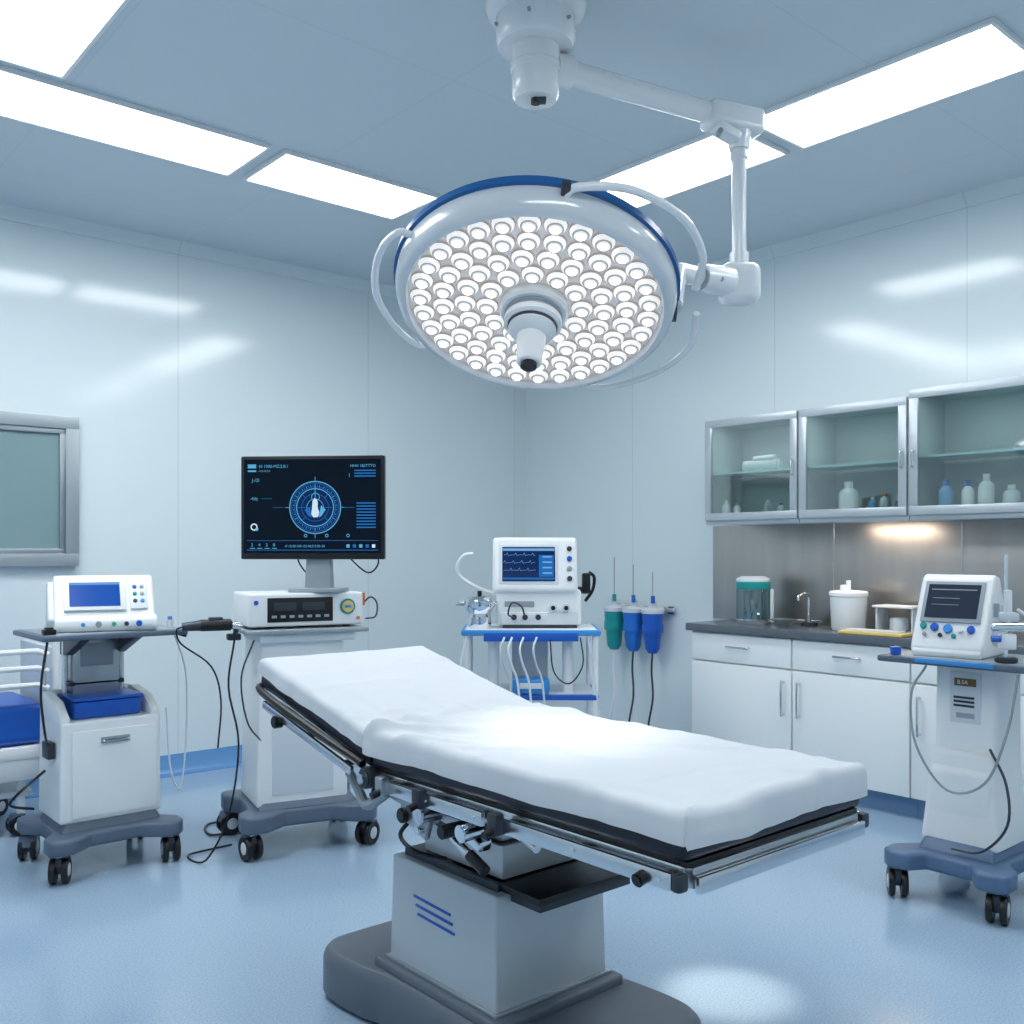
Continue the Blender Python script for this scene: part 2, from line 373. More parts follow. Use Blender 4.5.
def spot(name,parent,loc,tgt,power,size,blend,rad,col=(1,.98,.96)):
    l=bpy.data.lights.new(name,'SPOT');l.energy=power;l.spot_size=RAD(size);l.spot_blend=blend;l.shadow_soft_size=rad;l.color=col
    o=bpy.data.objects.new(name,l);COL.objects.link(o);o.location=loc
    o.rotation_euler=(Vector(tgt)-Vector(loc)).to_track_quat('-Z','Y').to_euler();return o
lx_,ly_=V(.085,3.3)
off=Matrix.Rotation(VIEWROT,3,'Z')@n
wp=Vector((lx_,ly_,ZC-1.055))+off*.27
ta=Vector(V(.14,2.66)+(.87,))
sp1=spot('lamp_beam',None,wp,ta,46,34,1.0,.1);tb_=Vector(V(.66,2.98)+(0,));sp2=spot('lamp_beam',None,wp,tb_,190,13,.8,.05,(1,.86,.70))
bpy.context.view_layer.update()
for o in (sp1,sp2):
    mw=o.matrix_world.copy();o.parent=SL;o.matrix_parent_inverse=Matrix();o.matrix_basis=SL.matrix_world.inverted()@mw
# ---------------------------------------------------------------- operating table
OT=root('operating_table',"adjustable operating table with white sheet, navy mattress and grey steel column",'operating table',(1.77,2.127,0),RAD(-90))
b=MB()
pl=[(-.55,-.17),(-.535,-.24),(-.48,-.28),(-.4,-.287),(-.28,-.275),(-.2,-.255),(0,-.25),(.2,-.255),(.28,-.275),(.4,-.287),(.49,-.28),(.545,-.24),(.56,-.17),(.56,0),(.56,.17),(.545,.24),(.49,.28),(.4,.287),(.28,.275),(.2,.255),(0,.25),(-.2,.255),(-.28,.275),(-.4,.287),(-.48,.28),(-.535,.24),(-.55,.17),(-.55,0)]
pl=[(p.x,p.y) for p in catmull([(x,y,0) for x,y in pl],3,True)]
b.loft(pl,[(.985,.98,.012),(1,1,.022),(1,1,.12),(.992,.985,.138),(.975,.955,.150),(.95,.92,.155)],PLINTH)
b.box((0,0,.165),(.56,.46,.03),PLINTH,.01,seg=3)
for x in(-.42,.42):
    for yy in(-.2,.2): b.cyl((x,yy,0),(x,yy,.03),.03,BLACK)
b.out('pedestal_base',OT,"dark grey moulded base")
b=MB();b.taper((0,0,.33),(.48,.4,.3),(.97,.97),COLM,.006)
b.box((0,0,.485),(.42,.34,.03),DKGREY,.004);b.box((0,0,.183),(.5,.42,.012),STEELD,.004);b.out('column_cover',OT)
b=MB()
for i,z in enumerate((.385,.362,.339)):
    b.box((-.04+i*.01,-.1980+(z-.339)*.02,z),(.17,.004,.007),BLUE,.001,rot=(0,.04,0))
b.out('stripe_emblem',OT,"three thin blue stripes")
b=MB();b.box((.02,0,.545),(.35,.28,.09),COLM,.008);b.box((.02,0,.61),(.31,.25,.09),STEELD,.006);b.box((.02,0,.67),(.27,.21,.12),COLM,.006)
for z,w_ in((.592,.32),(.655,.28)): b.box((.02,0,z),(w_+.016,w_-.03,.006),DKGREY,.002)
b.out('lift_column',OT)
b=MB();b.box((.17,.02,.49),(.38,.36,.02),BLACK,.005);b.box((.17,.02,.469),(.35,.33,.024),DKGREY,.004);b.out('column_shroud',OT,"black cover plate")
hx,fx=-.155,.94;zt=.862
b=MB()
for s_ in(-1,1):
    b.box(((hx+fx)/2,s_*.285,.732),(fx-hx-.02,.045,.042),STEEL,.006)
    b.box(((hx+fx)/2,s_*.2,.72),(fx-hx-.2,.03,.03),DKGREY,.004)
b.box((fx-.01,0,.732),(.035,.6,.042),STEELD,.006);b.box((hx+.04,0,.732),(.05,.525,.05),STEELD,.006);b.box((.45,0,.73),(.05,.52,.035),STEELD,.004)
b.box(((hx+fx)/2,0,.757),(fx-hx,.615,.012),BLACK,.003);b.out('table_frame',OT)
def rail(x0,x1,s_,z):
    b=MB()
    b.box(((x0+x1)/2,s_*.339,z),(x1-x0,.012,.034),STEEL,.003)
    k=max(2,int((x1-x0)/.22))
    for i in range(k+1):
        x=x0+.03+(x1-x0-.06)*i/k;b.cyl((x,s_*.305,z),(x,s_*.335,z),.011,BLACK);b.cyl((x,s_*.344,z),(x,s_*.348,z),.006,CHROME)
    b.out('side_rail',OT,"polished steel accessory rail")
for s_ in(-1,1): rail(hx+.06,.36,s_,.73);rail(.4,fx-.01,s_,.73)
b=MB();b.box((fx+.018,0,.722),(.014,.6,.034),STEEL,.004)
for yy in(-.2,0,.2): b.cyl((fx,yy,.722),(fx+.02,yy,.722),.009,DKGREY)
b.out('foot_rail',OT,"steel foot-end rail")
for s_ in(-1,1):
    b=MB();b.box((fx+.0,s_*.33,.73),(.022,.03,.036),DKGREY,.008);b.out('rail_cap',OT,"small dark rail end cap")
b=MB();b.cyl((fx-.08,-.34,.726),(fx-.08,-.365,.72),.014,BLACK,bev=.003);b.out('rail_knob',OT)
b=MB();b.box(((hx+fx)/2+.004,0,.789),(fx-hx+.002,.642,.052),NAVY,.018,seg=3);b.out('mattress',OT,"navy vinyl mattress")
def padsheet(x0,x1,W,z,drop,dx0,dx1,seed,wr=.005,hinge=None,hw=.16,lift=0,side=1,fan=.010,droop=.006):
    r=.014
    def f(e):
        if e<=0: return 0,0
        a=e/r
        if a<math.pi/2: return r*math.sin(a),-r*(1-math.cos(a))
        return r,-r-(e-r*math.pi/2)
    def N(a,b_,c=0.): return noise.noise(Vector((a,b_,c)))
    nx,ny=int((x1-x0+dx0+dx1)/.007),int((W+2*drop)/.007)
    tb=bmesh.new();G=[]
    for i in range(nx+1):
        s0=x0-dx0+(x1-x0+dx0+dx1)*i/nx;row=[]
        for j in range(ny+1):
            t0=-W/2-drop+(W+2*drop)*j/ny
            ex=max(0,x0+r-s0,s0-x1+r);ey=max(0,abs(t0)-W/2+r)
            sx=-1 if s0<(x0+x1)/2 else 1;sy=-1 if t0<0 else 1
            ox,zx=f(ex);oy,zy=f(ey)
            X=min(max(s0,x0+r),x1-r)+sx*ox;Y=min(max(t0,-W/2+r),W/2-r)+sy*oy
            zz=z+min(zx,zy)
            e=max(ex,ey)
            u=s0+t0*.6;v_=t0-s0*.6
            c1_=math.exp(-(N(u*1.3+seed,v_*3.4,seed)/.09)**2)
            c2_=math.exp(-(N(s0*1.8-t0*2.4+seed*2,t0*2+s0*2,seed+4)/.08)**2)
            c3_=math.exp(-(N(s0*4.5+t0*1.0,t0*1.6-s0*.5+seed,seed+7)/.08)**2)
            fade=max(0,1-e/.03)
            if e>0:
                k=min(1,e/.05)
                q_=(s0 if ey>=ex else t0)
                am=k*(.005+.007*N(q_*9+seed,1.3)+.004*N(q_*22+seed,4.3))
                am=max(am,.002*k)
                if ey>=ex: Y+=sy*am
                if ex>=ey: X+=sx*am
                zz-=droop*k*(.5+.9*N(q_*4.5+seed*3,2.2))
            zz+=wr*(.5*N(s0*2.5+seed,t0*4,seed)+.55*c1_+.5*c2_+.35*c3_)*(.25+.75*fade)
            if hinge is not None:
                w=math.exp(-((s0-hinge)/hw)**2)
                dd=max(.0,(s0-x0) if side>0 else (x1-s0))+.10
                an=math.atan2(t0+W*.7,dd)
                fo=.5+.5*math.sin(an*17+1.6*N(s0*3,t0*3,seed))
                zz+=w*fan*fo**3*(.08+.92*fade)*(.6+.8*N(s0*5+3,t0*5,seed)) 
                if lift: zz+=lift*math.exp(-max(0,s0-x0)/.045)*(.3+.7*fade)
            row.append(tb.verts.new((X,Y,zz)))
        G.append(row)
    for i in range(nx):
        for j in range(ny): tb.faces.new((G[i][j],G[i+1][j],G[i+1][j+1],G[i][j+1]))
    return tb
b=MB();b.add(padsheet(hx-.02,fx+.012,.652,zt,.052,.03,.058,1.7,.010,hinge=hx+.10,hw=.24,lift=.018,fan=.026,droop=.012),SHEET);b.out('bed_sheet',OT,"white cotton sheet with soft folds")
ang=math.atan2(.165,.72);HL=.69
hpiv=(hx,0,.76)
b=MB()
for s_ in(-1,1): b.box((-HL/2,s_*.285,-.02),(HL-.02,.04,.032),STEEL,.005)
b.box((-HL+.03,0,-.02),(.04,.52,.032),STEEL,.005);b.box((-.3,0,-.02),(.05,.52,.03),STEELD,.005);b.box((-HL/2,0,-.002),(HL-.01,.6,.012),BLACK,.003)
b.out('backrest_frame',OT,loc=hpiv,rot=(0,ang,0))
b=MB();b.tube([(-.03,-.328,.0),(-.3,-.336,-.002),(-HL+.05,-.335,-.002),(-HL-.01,-.29,-.002),(-HL-.02,-.2,-.002),(-HL-.02,.2,-.002),(-HL-.01,.29,-.002),(-HL+.05,.335,-.002),(-.3,.336,-.002),(-.03,.328,0)],.012,BLACK,8);b.out('backrest_edge',OT,"black rounded edge tube",loc=hpiv,rot=(0,ang,0))
for s_ in(-1,1):
    b=MB();b.box((-.34,s_*.337,-.034),(.55,.012,.025),STEEL,.003)
    for x in(-.12,-.34,-.56): b.cyl((x,s_*.3,-.034),(x,s_*.335,-.034),.009,BLACK)
    b.cyl((-.5,s_*.33,-.05),(-.5,s_*.36,-.05),.02,BLACK,bev=.004);b.out('backrest_rail',OT,loc=hpiv,rot=(0,ang,0))
b=MB();b.box((-HL/2-.006,0,.03),(HL-.01,.642,.052),NAVY,.018,seg=3);b.out('backrest_mattress',OT,"navy vinyl mattress",loc=hpiv,rot=(0,ang,0))
b=MB();b.add(padsheet(-HL-.008,-.012,.652,.094,.042,.046,.03,7.3,.006,hinge=-.05,hw=.14,side=-1,fan=.010,droop=.006),SHEET);b.out('backrest_sheet',OT,"white cotton sheet",loc=hpiv,rot=(0,ang,0))
b=MB()
for s_ in(-1,1):
    b.cyl((hx,s_*.25,.735),(hx,s_*.345,.735),.03,DKGREY,bev=.005);b.cyl((hx,s_*.34,.735),(hx,s_*.356,.735),.015,STEEL)
    b.box((hx+.1,s_*.26,.69),(.26,.02,.06),STEELD,.006,rot=(0,.15,0))
    b.box((.12,s_*.25,.7),(.2,.03,.055),BLACK,.008);b.cyl((.08,s_*.26,.68),(.08,s_*.33,.68),.024,STEEL,bev=.004)
    b.cyl((.2,s_*.27,.665),(.2,s_*.345,.665),.018,BLACK,bev=.003);b.cyl((.27,s_*.27,.68),(.27,s_*.34,.675),.022,CHROME,bev=.003)
    b.cyl((-.35,s_*.22,.79),(-.05,s_*.16,.62),.016,STEEL);b.cyl((-.22,s_*.2,.72),(-.03,s_*.16,.61),.024,DKGREY)
    b.tube([(-.1,s_*.3,.7),(-.16,s_*.31,.66),(-.2,s_*.31,.65),(-.24,s_*.3,.67),(-.3,s_*.3,.72)],.014,GREY,8)
    b.box((.02,s_*.29,.66),(.13,.02,.07),STEELD,.008,rot=(0,.35,0));b.cyl((-.02,s_*.28,.655),(-.02,s_*.315,.655),.02,BLACK,bev=.003);b.cyl((.06,s_*.28,.635),(.06,s_*.32,.635),.014,CHROME,bev=.003)
    b.prism([(.14,.7),(.34,.705),(.3,.66),(.2,.63),(.15,.65)],s_*.22-.012,s_*.22+.012,STEEL,.004,axis='Y')
    b.cyl((.33,s_*.25,.69),(.33,s_*.3,.69),.018,BLACK,bev=.003);b.box((.38,s_*.26,.7),(.08,.03,.03),STEEL,.005)
b.box((.04,0,.705),(.4,.4,.04),DKGREY,.008);b.box((.1,-.2,.655),(.16,.05,.05),STEELD,.01,rot=(.2,.1,0));b.box((.3,-.16,.69),(.2,.08,.03),BLACK,.006)
b.box((-.02,-.24,.66),(.09,.06,.05),STEEL,.012,rot=(0,.5,0));b.box((.2,-.24,.635),(.1,.04,.03),CHROME,.008,rot=(0,.3,0))
b.cyl((.3,-.24,.7),(.44,-.24,.66),.012,STEEL)
b.out('tilt_mechanism',OT,"steel and black tilt mechanism")
cable(OT,[(-.02,-.26,.65),(-.04,-.3,.6),(.0,-.28,.56),(.03,-.2,.53)],.006,BLACK)
cable(OT,[(-.34,-.1,.74),(-.37,-.16,.66),(-.33,-.2,.62),(-.25,-.18,.66),(-.2,-.14,.68)],.006,BLACK)
b=MB();b.cyl((.15,-.3,.66),(.27,-.3,.61),.011,STEEL);b.cyl((.26,-.3,.615),(.32,-.3,.59),.015,BLACK);b.out('release_lever',OT)
for x,m in((.12,DKGREY),(-.05,STEELD),(.42,DKGREY)):
    b=MB();b.box((x,-.352,.735),(.035,.026,.05),m,.006);b.cyl((x,-.36,.72),(x,-.385,.713),.01,BLACK);b.out('rail_clamp',OT)
# ---------------------------------------------------------------- cart helpers
_cm={}
def caster(parent,x,y,R,rz):
    key=R
    if key not in _cm:
        b=MB();b.cyl((0,0,R*1.9),(0,0,R*2.6),.012,STEEL);b.prism([(-R*.25,R*.8),(R*.75,R*.7),(R*.9,R*1.3),(R*.4,R*1.95),(-R*.35,R*2.0),(-R*.5,R*1.5)],-.012,.012,DKGREY,.004)
        b.prism([(-R*.1,R*1.9),(R*.9,R*1.5),(R*1.1,R*1.1),(R*1.15,R*1.25),(R*.8,R*2.0),(-R*.1,R*2.12)],-.034,.034,SLATE,.004)
        f=b.out('caster',None);
        b=MB()
        for s_ in(-1,1):
            Mx=T((s_*.024,R*.2,R))@Matrix.Rotation(RAD(90),4,'Y')
            b.lathe([(0,-.011),(R*.35,-.012),(R*.6,-.009),(R*.62,-.012),(R*.93,-.012),(R,-.006),(R,.006),(R*.93,.012),(R*.62,.012),(R*.6,.009),(R*.35,.012),(0,.011)],BLACK,24,M=Mx)
            b.lathe([(0,.0125*s_),(R*.42,.0135*s_),(R*.5,.0115*s_),(R*.5,.0*s_)],CREAM,16,M=Mx)
        w=b.out('wheel',None);_cm[key]=(f.data,w.data);bpy.data.objects.remove(f);bpy.data.objects.remove(w)
    f=bpy.data.objects.new('caster',_cm[key][0]);COL.objects.link(f);f.parent=parent;f.location=(x,y,0);f.rotation_euler=(0,0,rz)
    w=bpy.data.objects.new('wheel',_cm[key][1]);COL.objects.link(w);w.parent=f
def cartbase(parent,w,d,R,z0,h,m,arm=.09,hump=None):
    a,c=w/2,d/2;k=arm;q=.35
    pts=[(-a,-c+.03),(-a+.03,-c),(-a+k,-c),(-a*q,-c+k*.7),(a*q,-c+k*.7),(a-k,-c),(a-.03,-c),(a,-c+.03),(a,-c+k),(a-k*.6,-c*q),(a-k*.6,c*q),(a,c-k),(a,c-.03),(a-.03,c),(a-k,c),(a*q,c-k*.7),(-a*q,c-k*.7),(-a+k,c),(-a+.03,c),(-a,c-.03),(-a,c-k),(-a+k*.6,c*q),(-a+k*.6,-c*q),(-a,-c+k)]
    b=MB();b.prism(pts,z0,z0+h,m,.018,axis='Z',seg=3)
    if hump: b.taper((0,0,z0+h+hump[2]/2-.005),(hump[0],hump[1],hump[2]),(.88,.85),m,.015)
    b.out('wheeled_base',parent,"slate grey moulded base")
    for sx in(-1,1):
        for sy in(-1,1): caster(parent,sx*(a-.05),sy*(c-.05),R,random.uniform(-.9,.9)+(0 if sy<0 else 2.6))
def handle(b,x0,x1,y,z,m,r=.006,out=.025):
    b.tube([(x0,y,z),(x0,y-out*.8,z),(x0+.01,y-out,z),(x1-.01,y-out,z),(x1,y-out*.8,z),(x1,y,z)],r,m,8,res=3)
def vhandle(b,x,y,z0,z1,m,r=.006,out=.025):
    b.tube([(x,y,z0),(x,y-out*.8,z0),(x,y-out,z0+.01),(x,y-out,z1-.01),(x,y-out*.8,z1),(x,y,z1)],r,m,8,res=3)
def wave(b,F,x0,x1,y,amp,m,th=.0014,seed=0,z=.002):
    n=26;px=None
    for i in range(n+1):
        x=x0+(x1-x0)*i/n;ph=(i+seed)%7;yy=y+amp*(1 if ph==3 else (-.4 if ph==4 else .08*math.sin(i)))
        if px:
            dx,dy=x-px[0],yy-px[1];L=math.hypot(dx,dy)
            b.box(((x+px[0])/2,(yy+px[1])/2,z),(L+th,th,.0006),m,0,rot=(0,0,math.atan2(dy,dx)),M=F)
        px=(x,yy)
# ---------------------------------------------------------------- equipment cart with cabinet
c1=V(-1.81,4.27)
K1=root('equipment_cart',"white wheeled equipment cart with cabinet door and slate base",'equipment cart',(c1[0],c1[1],0),0)
cartbase(K1,.56,.54,.055,.12,.065,SLATE,.1,(.42,.34,.06))
b=MB();b.taper((0,0,.43),(.42,.32,.42),(.98,.98),WHITE,.012)
for s_ in(-1,1): b.prism([(-.15,.62),(.155,.62),(.155,.74),(.1,.745),(-.06,.72),(-.15,.66)],s_*.187-.02,s_*.187+.02,WHITE,.01)
b.box((0,.145,.67),(.34,.025,.15),WHITE,.006);b.out('cabinet_body',K1)
b=MB();b.box((.01,-.163,.42),(.35,.014,.36),WHITE2,.005);dr=b.out('door',K1)
b=MB();handle(b,-.04,.06,-.168,.555,STEEL,.006,.02);b.box((.01,-.172,.555),(.12,.004,.026),GREY,.001);b.out('handle',dr,"small steel handle")
b=MB();b.box((0,.09,.84),(.2,.1,.33),STEELD,.01);b.box((0,.09,.775),(.24,.1,.02),DKGREY,.006);b.box((0,.04,.9),(.14,.01,.1),GREY,.003)
b.cyl((-.12,.09,.7),(-.12,.09,.99),.014,STEEL);b.cyl((.12,.09,.7),(.12,.09,.99),.014,STEEL);b.prism([(-.17,.985),(.13,.985),(.13,.9),(.06,.9)],-.13,-.09,DKGREY,.004);b.prism([(-.17,.985),(.13,.985),(.13,.9),(.06,.9)],.09,.13,DKGREY,.004)
b.out('support_column',K1)
b=MB();b.box((0,-.01,1.0),(.6,.46,.024),SLATE,.01);b.box((0,-.01,1.01),(.55,.41,.008),GREY,.003);b.cyl((.26,-.19,1.0),(.3,-.22,.985),.012,BLACK);b.out('top_tray',K1,"slate grey tray")
cable(K1,[(.29,-.1,.99),(.33,-.14,.8),(.32,-.16,.5),(.29,-.17,.3),(.25,-.16,.4),(.24,-.14,.66)],.004,CREAM)
cable(K1,[(-.27,-.2,.99),(-.3,-.22,.8),(-.28,-.2,.62),(-.24,-.1,.55)],.005,BLACK)
cable(K1,[(-.22,.02,.42),(-.32,-.02,.36),(-.36,0,.3),(-.26,.04,.26)],.006,BLACK)
b=MB();b.box((-.225,-.05,.52),(.03,.09,.07),DKGREY,.006);b.out('side_socket',K1)
b=MB();b.prism([(-.105,0),(.1,0),(.11,.075),(-.12,.075)],-.14,.14,BLUE,.012);b.box((0,-.005,.085),(.29,.24,.014),BLUE,.005)
single(b,'storage_bin',"blue plastic bin in the cart's upper recess",'bin',(c1[0],c1[1]-.0,.641),0)
D1=root('patient_monitor',"white desktop monitor with blue screen on the slate cart tray",'medical monitor',(c1[0]+.01,c1[1]-.01,1.0145),RAD(-14))
D1.scale=(1,1,1.08)
b=MB();b.prism([(-.14,0),(-.16,.03),(-.155,.06),(-.04,.205),(-.01,.218),(.06,.212),(.13,.16),(.14,0)],-.2,.2,WHITE,.018,seg=4)
b.prism([(-.17,0),(-.185,.02),(-.18,.05),(-.145,.065),(0,.05),(0,0)],-.2,.205,WHITE2,.012,seg=3)
b.prism([(-.13,.0),(-.15,.05),(-.03,.19),(.08,.19),(.12,0)],-.225,-.19,CREAM,.012,seg=3);b.out('housing',D1)
F=frame((-.02,-.1,.1345),38.4)
b=MB();b.box((-.02,0.004,.006),(.245,.15,.01),CREAM,.004,M=F);b.box((.155,0,.004),(.07,.13,.008),CREAM,.003,M=F);b.out('bezel',D1)
b=MB();b.box((-.02,.004,.0105),(.2,.116,.004),SCRB,0,M=F);sc=b.out('screen',D1)
b=MB();b.box((-.02,.054,.013),(.196,.008,.001),GCB,0,M=F)
b.out('screen_graphics',sc)
for i in range(3):
    for j in range(2): knob(D1,F,.14+j*.03,.04-i*.035,.009,[BLUE,GREY,TEAL,GREY,DKGREY,BLUEL][i*2+j],.008,'button',.006)
for x,r_,m in((.13,.012,BLUE),(.08,.009,DKGREY),(.03,.009,GREEN),(-.03,.012,GREY),(-.09,.008,BLUEL)):
    b=MB();b.cyl((x,-.175,.03),(x,-.192,.03),r_,m);b.out('connector_port',D1)
b=MB();b.cyl((0,0,0),(0,0,.035),.015,CREAM,bev=.003);b.cyl((0,0,.035),(0,0,.05),.01,BLUEL);single(b,'specimen_cup',"small white cup with blue cap on the cart tray",'cup',(c1[0]+.26,c1[1]-.13,1.0145))
b=MB();b.box((0,0,.011),(.05,.04,.022),BLACK,.006);b.box((0,0,.026),(.03,.03,.01),DKGREY,.003);single(b,'probe_holder',"small black probe block on the cart tray",'probe holder',(c1[0]-.262,c1[1]-.19,1.0145),.0)
# ---------------------------------------------------------------- imaging cart
c2=V(-1.01,4.58)
R2=RAD(-14)
K2=root('imaging_cart',"tall white wheeled imaging cart with slate base",'imaging cart',(c2[0],c2[1],0),R2)
cartbase(K2,.62,.56,.055,.12,.08,SLATE,.11,(.46,.4,.05))
b=MB();b.taper((-.02,.0,.6),(.42,.36,.78),(.9,.92),WHITE,.014);b.box((-.02,-.174,.55),(.28,.01,.58),CREAM,.004,rot=(-.02,0,0));b.box((0,-.02,.965),(.44,.36,.04),CREAM,.008);b.out('cabinet_body',K2)
b=MB();b.box((0,-.01,.993),(.56,.42,.02),GREY,.008);b.out('top_shelf',K2)
b=MB();b.box((-.31,-.08,.97),(.06,.05,.03),DKGREY,.008);b.out('side_holder',K2)
cable(K2,[(-.31,-.1,.96),(-.34,-.12,.75),(-.3,-.14,.5),(-.35,-.18,.2),(-.45,-.2,.02),(-.5,-.05,.008),(-.3,.02,.008)],.0045,BLACK)
cable(K2,[(-.24,-.18,.96),(-.3,-.2,.8),(-.27,-.18,.6),(-.2,-.17,.5)],.004,DKGREY)
PB=root('imaging_processor',"white imaging processor with black control panel on the cart shelf",'processor unit',(c2[0],c2[1],1.0045),R2)
b=MB();b.box((0,0,.085),(.53,.34,.15),WHITE,.012,seg=3)
for x in(-.2,.2):
    for yy in(-.12,.12): b.cyl((x,yy,0),(x,yy,.02),.018,BLACK)
b.out('housing',PB)
b=MB();b.box((-.03,-.171,.085),(.3,.006,.11),BLACK,.003);b.box((-.1,-.175,.1),(.1,.004,.035),DKGREY,.001);b.box((.03,-.175,.1),(.1,.004,.035),DKGREY,.001)
for i in range(7): b.box((-.15+i*.04,-.175,.055),(.022,.004,.012),GREY,.001)
b.out('control_panel',PB,"black control panel")
b=MB();b.cyl((.19,-.168,.095),(.19,-.178,.095),.036,TEAL,bev=.002);b.cyl((.19,-.176,.095),(.19,-.181,.095),.027,YEL);b.box((.19,-.182,.095),(.03,.003,.012),BLUEL,.001);b.out('badge',PB,"round green and yellow badge")
b=MB();b.cyl((-.23,-.168,.12),(-.23,-.176,.12),.01,BLUE);b.out('button',PB)
b=MB();b.cyl((.24,-.168,.04),(.24,-.178,.04),.008,ORNG);b.out('button',PB)
b=MB();b.cyl((.26,.0,.11),(.31,-.03,.12),.018,GREY,bev=.003);b.cyl((.31,-.03,.09),(.31,-.03,.15),.01,ORNG);b.out('side_connector',PB)
cable(PB,[(.31,-.03,.1),(.34,-.06,.13),(.36,-.09,.1),(.35,-.1,.04),(.3,-.1,.03)],.004,DKGREY)
SCP=root('endoscope_handle',"black endoscope camera handle held beside the cart shelf",'endoscope',(c2[0],c2[1],.0),R2)
b=MB();b.cyl((-.47,-.14,1.03),(-.33,-.15,1.03),.026,BLACK,bev=.006);b.cyl((-.54,-.13,1.025),(-.46,-.14,1.03),.018,DKGREY,.024);b.cyl((-.33,-.15,1.03),(-.29,-.155,1.022),.018,STEEL);b.box((-.4,-.145,1.055),(.06,.03,.02),DKGREY,.005);b.cyl((-.31,-.12,.986),(-.31,-.15,1.02),.012,DKGREY);b.out('grip',SCP)
cable(SCP,[(-.54,-.13,1.025),(-.56,-.12,1.01),(-.54,-.12,.95),(-.42,-.15,.85),(-.38,-.16,.7),(-.4,-.2,.5)],.004,BLACK)
mpos=V(-.873,4.5)
DM=root('display_monitor',"black flat display showing a cyan circular medical scan",'monitor',(mpos[0],mpos[1],1.1646),RAD(-40.7-5))
b=MB();b.box((-.03,.03,.01),(.24,.18,.02),GREY,.006);b.taper((-.03,.04,.12),(.13,.05,.22),(.85,.9),GREY,.008);b.box((-.03,.03,.25),(.16,.05,.12),DKGREY,.01);b.out('stand',DM,"grey pedestal stand")
F=T((-.052,0,0))@frame((0,0,.392),0)
b=MB();b.box((0,0,-.012),(.68,.48,.035),BLACK,.008,M=F);b.box((0,0,-.035),(.45,.3,.03),BLACK,.01,M=F);b.out('housing',DM)
b=MB();b.box((0,.006,.0055),(.645,.435,.003),SCRN,0,M=F);sc=b.out('screen',DM)
b=MB();Z=.0085
Fc=F@T((0.015,0,Z))
b.ring(.0,.117,-.0004,SCRN2,56,M=Fc)
for r0,r1,m in[(.118,.1225,GCY),(.111,.113,GBL),(.094,.0965,GBL),(.085,.089,GCY),(.062,.064,GBL),(.038,.0405,GCY)]: b.ring(r0,r1,0,m,56,M=Fc)
for k in range(60):
    a=2*math.pi*k/60
    b.box((.1015*math.cos(a),.1015*math.sin(a),0),(.008 if k%5 else .016,.002,.0004),GCY if k%2 else GBL,0,rot=(0,0,a),M=Fc)
for k in range(4):
    a=math.pi/2*k;b.box((.13*math.cos(a),.13*math.sin(a),0),(.024,.0025,.0004),GCY,0,rot=(0,0,a),M=Fc)
    b.box((.075*math.cos(a+.78),.075*math.sin(a+.78),0),(.028,.0025,.0004),GBL,0,rot=(0,0,a+.78),M=Fc)
b.box((0,.045,.0006),(.003,.12,.0004),GCY,0,M=Fc);b.box((0,0,.0003),(.16,.002,.0004),GBL,0,M=Fc)
b.ring(.017,.02,.0008,GCY,24,M=Fc@T((.002,.048,0)))
b.prism([(-.014,.0),(-.012,.028),(-.004,.042),(.006,.04),(.013,.024),(.012,0),(.02,-.022),(.014,-.044),(-.008,-.046),(-.018,-.03)],.0005,.001,GWH,0,M=Fc,axis='Z')
b.prism([(-.05,-.01),(-.03,-.04),(-.015,-.045),(-.025,.0)],.0004,.0008,GBL,0,M=Fc,axis='Z');b.prism([(.05,-.01),(.03,-.04),(.018,-.045),(.028,.01)],.0004,.0008,GCY,0,M=Fc,axis='Z')
def tx(s,size,x,y,m=GCY,al='LEFT'): b.text(s,size,F@T((x,y,Z)),m,al)
b.box((-.285,.192,Z),(.04,.018,.0006),GCY,0,M=F);tx('10 1000-MZ:2.8.1',.02,-.255,.185,GCY);tx('-19:0.42.2.4',.012,-.255,.166);b.box((-.285,.17,Z),(.04,.008,.0006),GCY,0,M=F)
tx('J-/2l',.022,-.285,.12);tx('-4dy',.022,-.295,.035);b.box((-.215,.042,Z),(.05,.002,.0006),GBL,0,M=F)
b.ring(.011,.017,0,GWH,20,M=F@T((-.275,-.09,Z)));b.ring(0.001,.008,0,GCY,12,M=F@T((-.262,-.1,Z)))
tx('HHH 1B2TTTO',.018,.3,.186,GCY,'RIGHT');tx('1',.024,.17,.14);tx('-- 2.:0 1',.013,.2,.14,GBL)
for i in range(3): b.box((.25,.17-i*.013,Z),(.1,.006,.0006),GBL,0,M=F)
for i in range(9): b.box((.255,.02-i*.014,Z),(.09,.006,.0006),GBL,0,M=F)
for sx in (-.16,.175): b.box((sx,.0,Z),(.05,.002,.0006),GBL,0,M=F)
for i in range(3): b.ring(.005,.008,0,GCY,12,M=F@T((.12-i*.1+.05,-.13,Z)))
b.box((0,-.153,Z),(.62,.002,.0006),GBL,0,M=F);b.box((-.0,-.197,Z),(.62,.003,.0006),GBL,0,M=F)
for i in range(4):
    xx=-.29+i*.035;b.text(['2','4','3','8'][i],.021,F@T((xx,-.18,Z)),GCY);b.box((xx+.007,-.189,Z),(.024,.003,.0006),GCY,0,M=F)
tx('-0 12:30:100-.02-00:5 E.00-30',.016,-.13,-.184,GCY)
for i in range(5): b.box((.17+i*.03,-.178,Z),(.015,.015,.0006),[GCY,GBL,GCY,GBL,GWH][i],0,M=F)
b.out('screen_graphics',sc)
cable(DM,[(.06,.06,.22),(.12,.05,.15),(.2,.04,.09),(.25,.03,.13),(.24,.04,.2)],.004,BLACK)
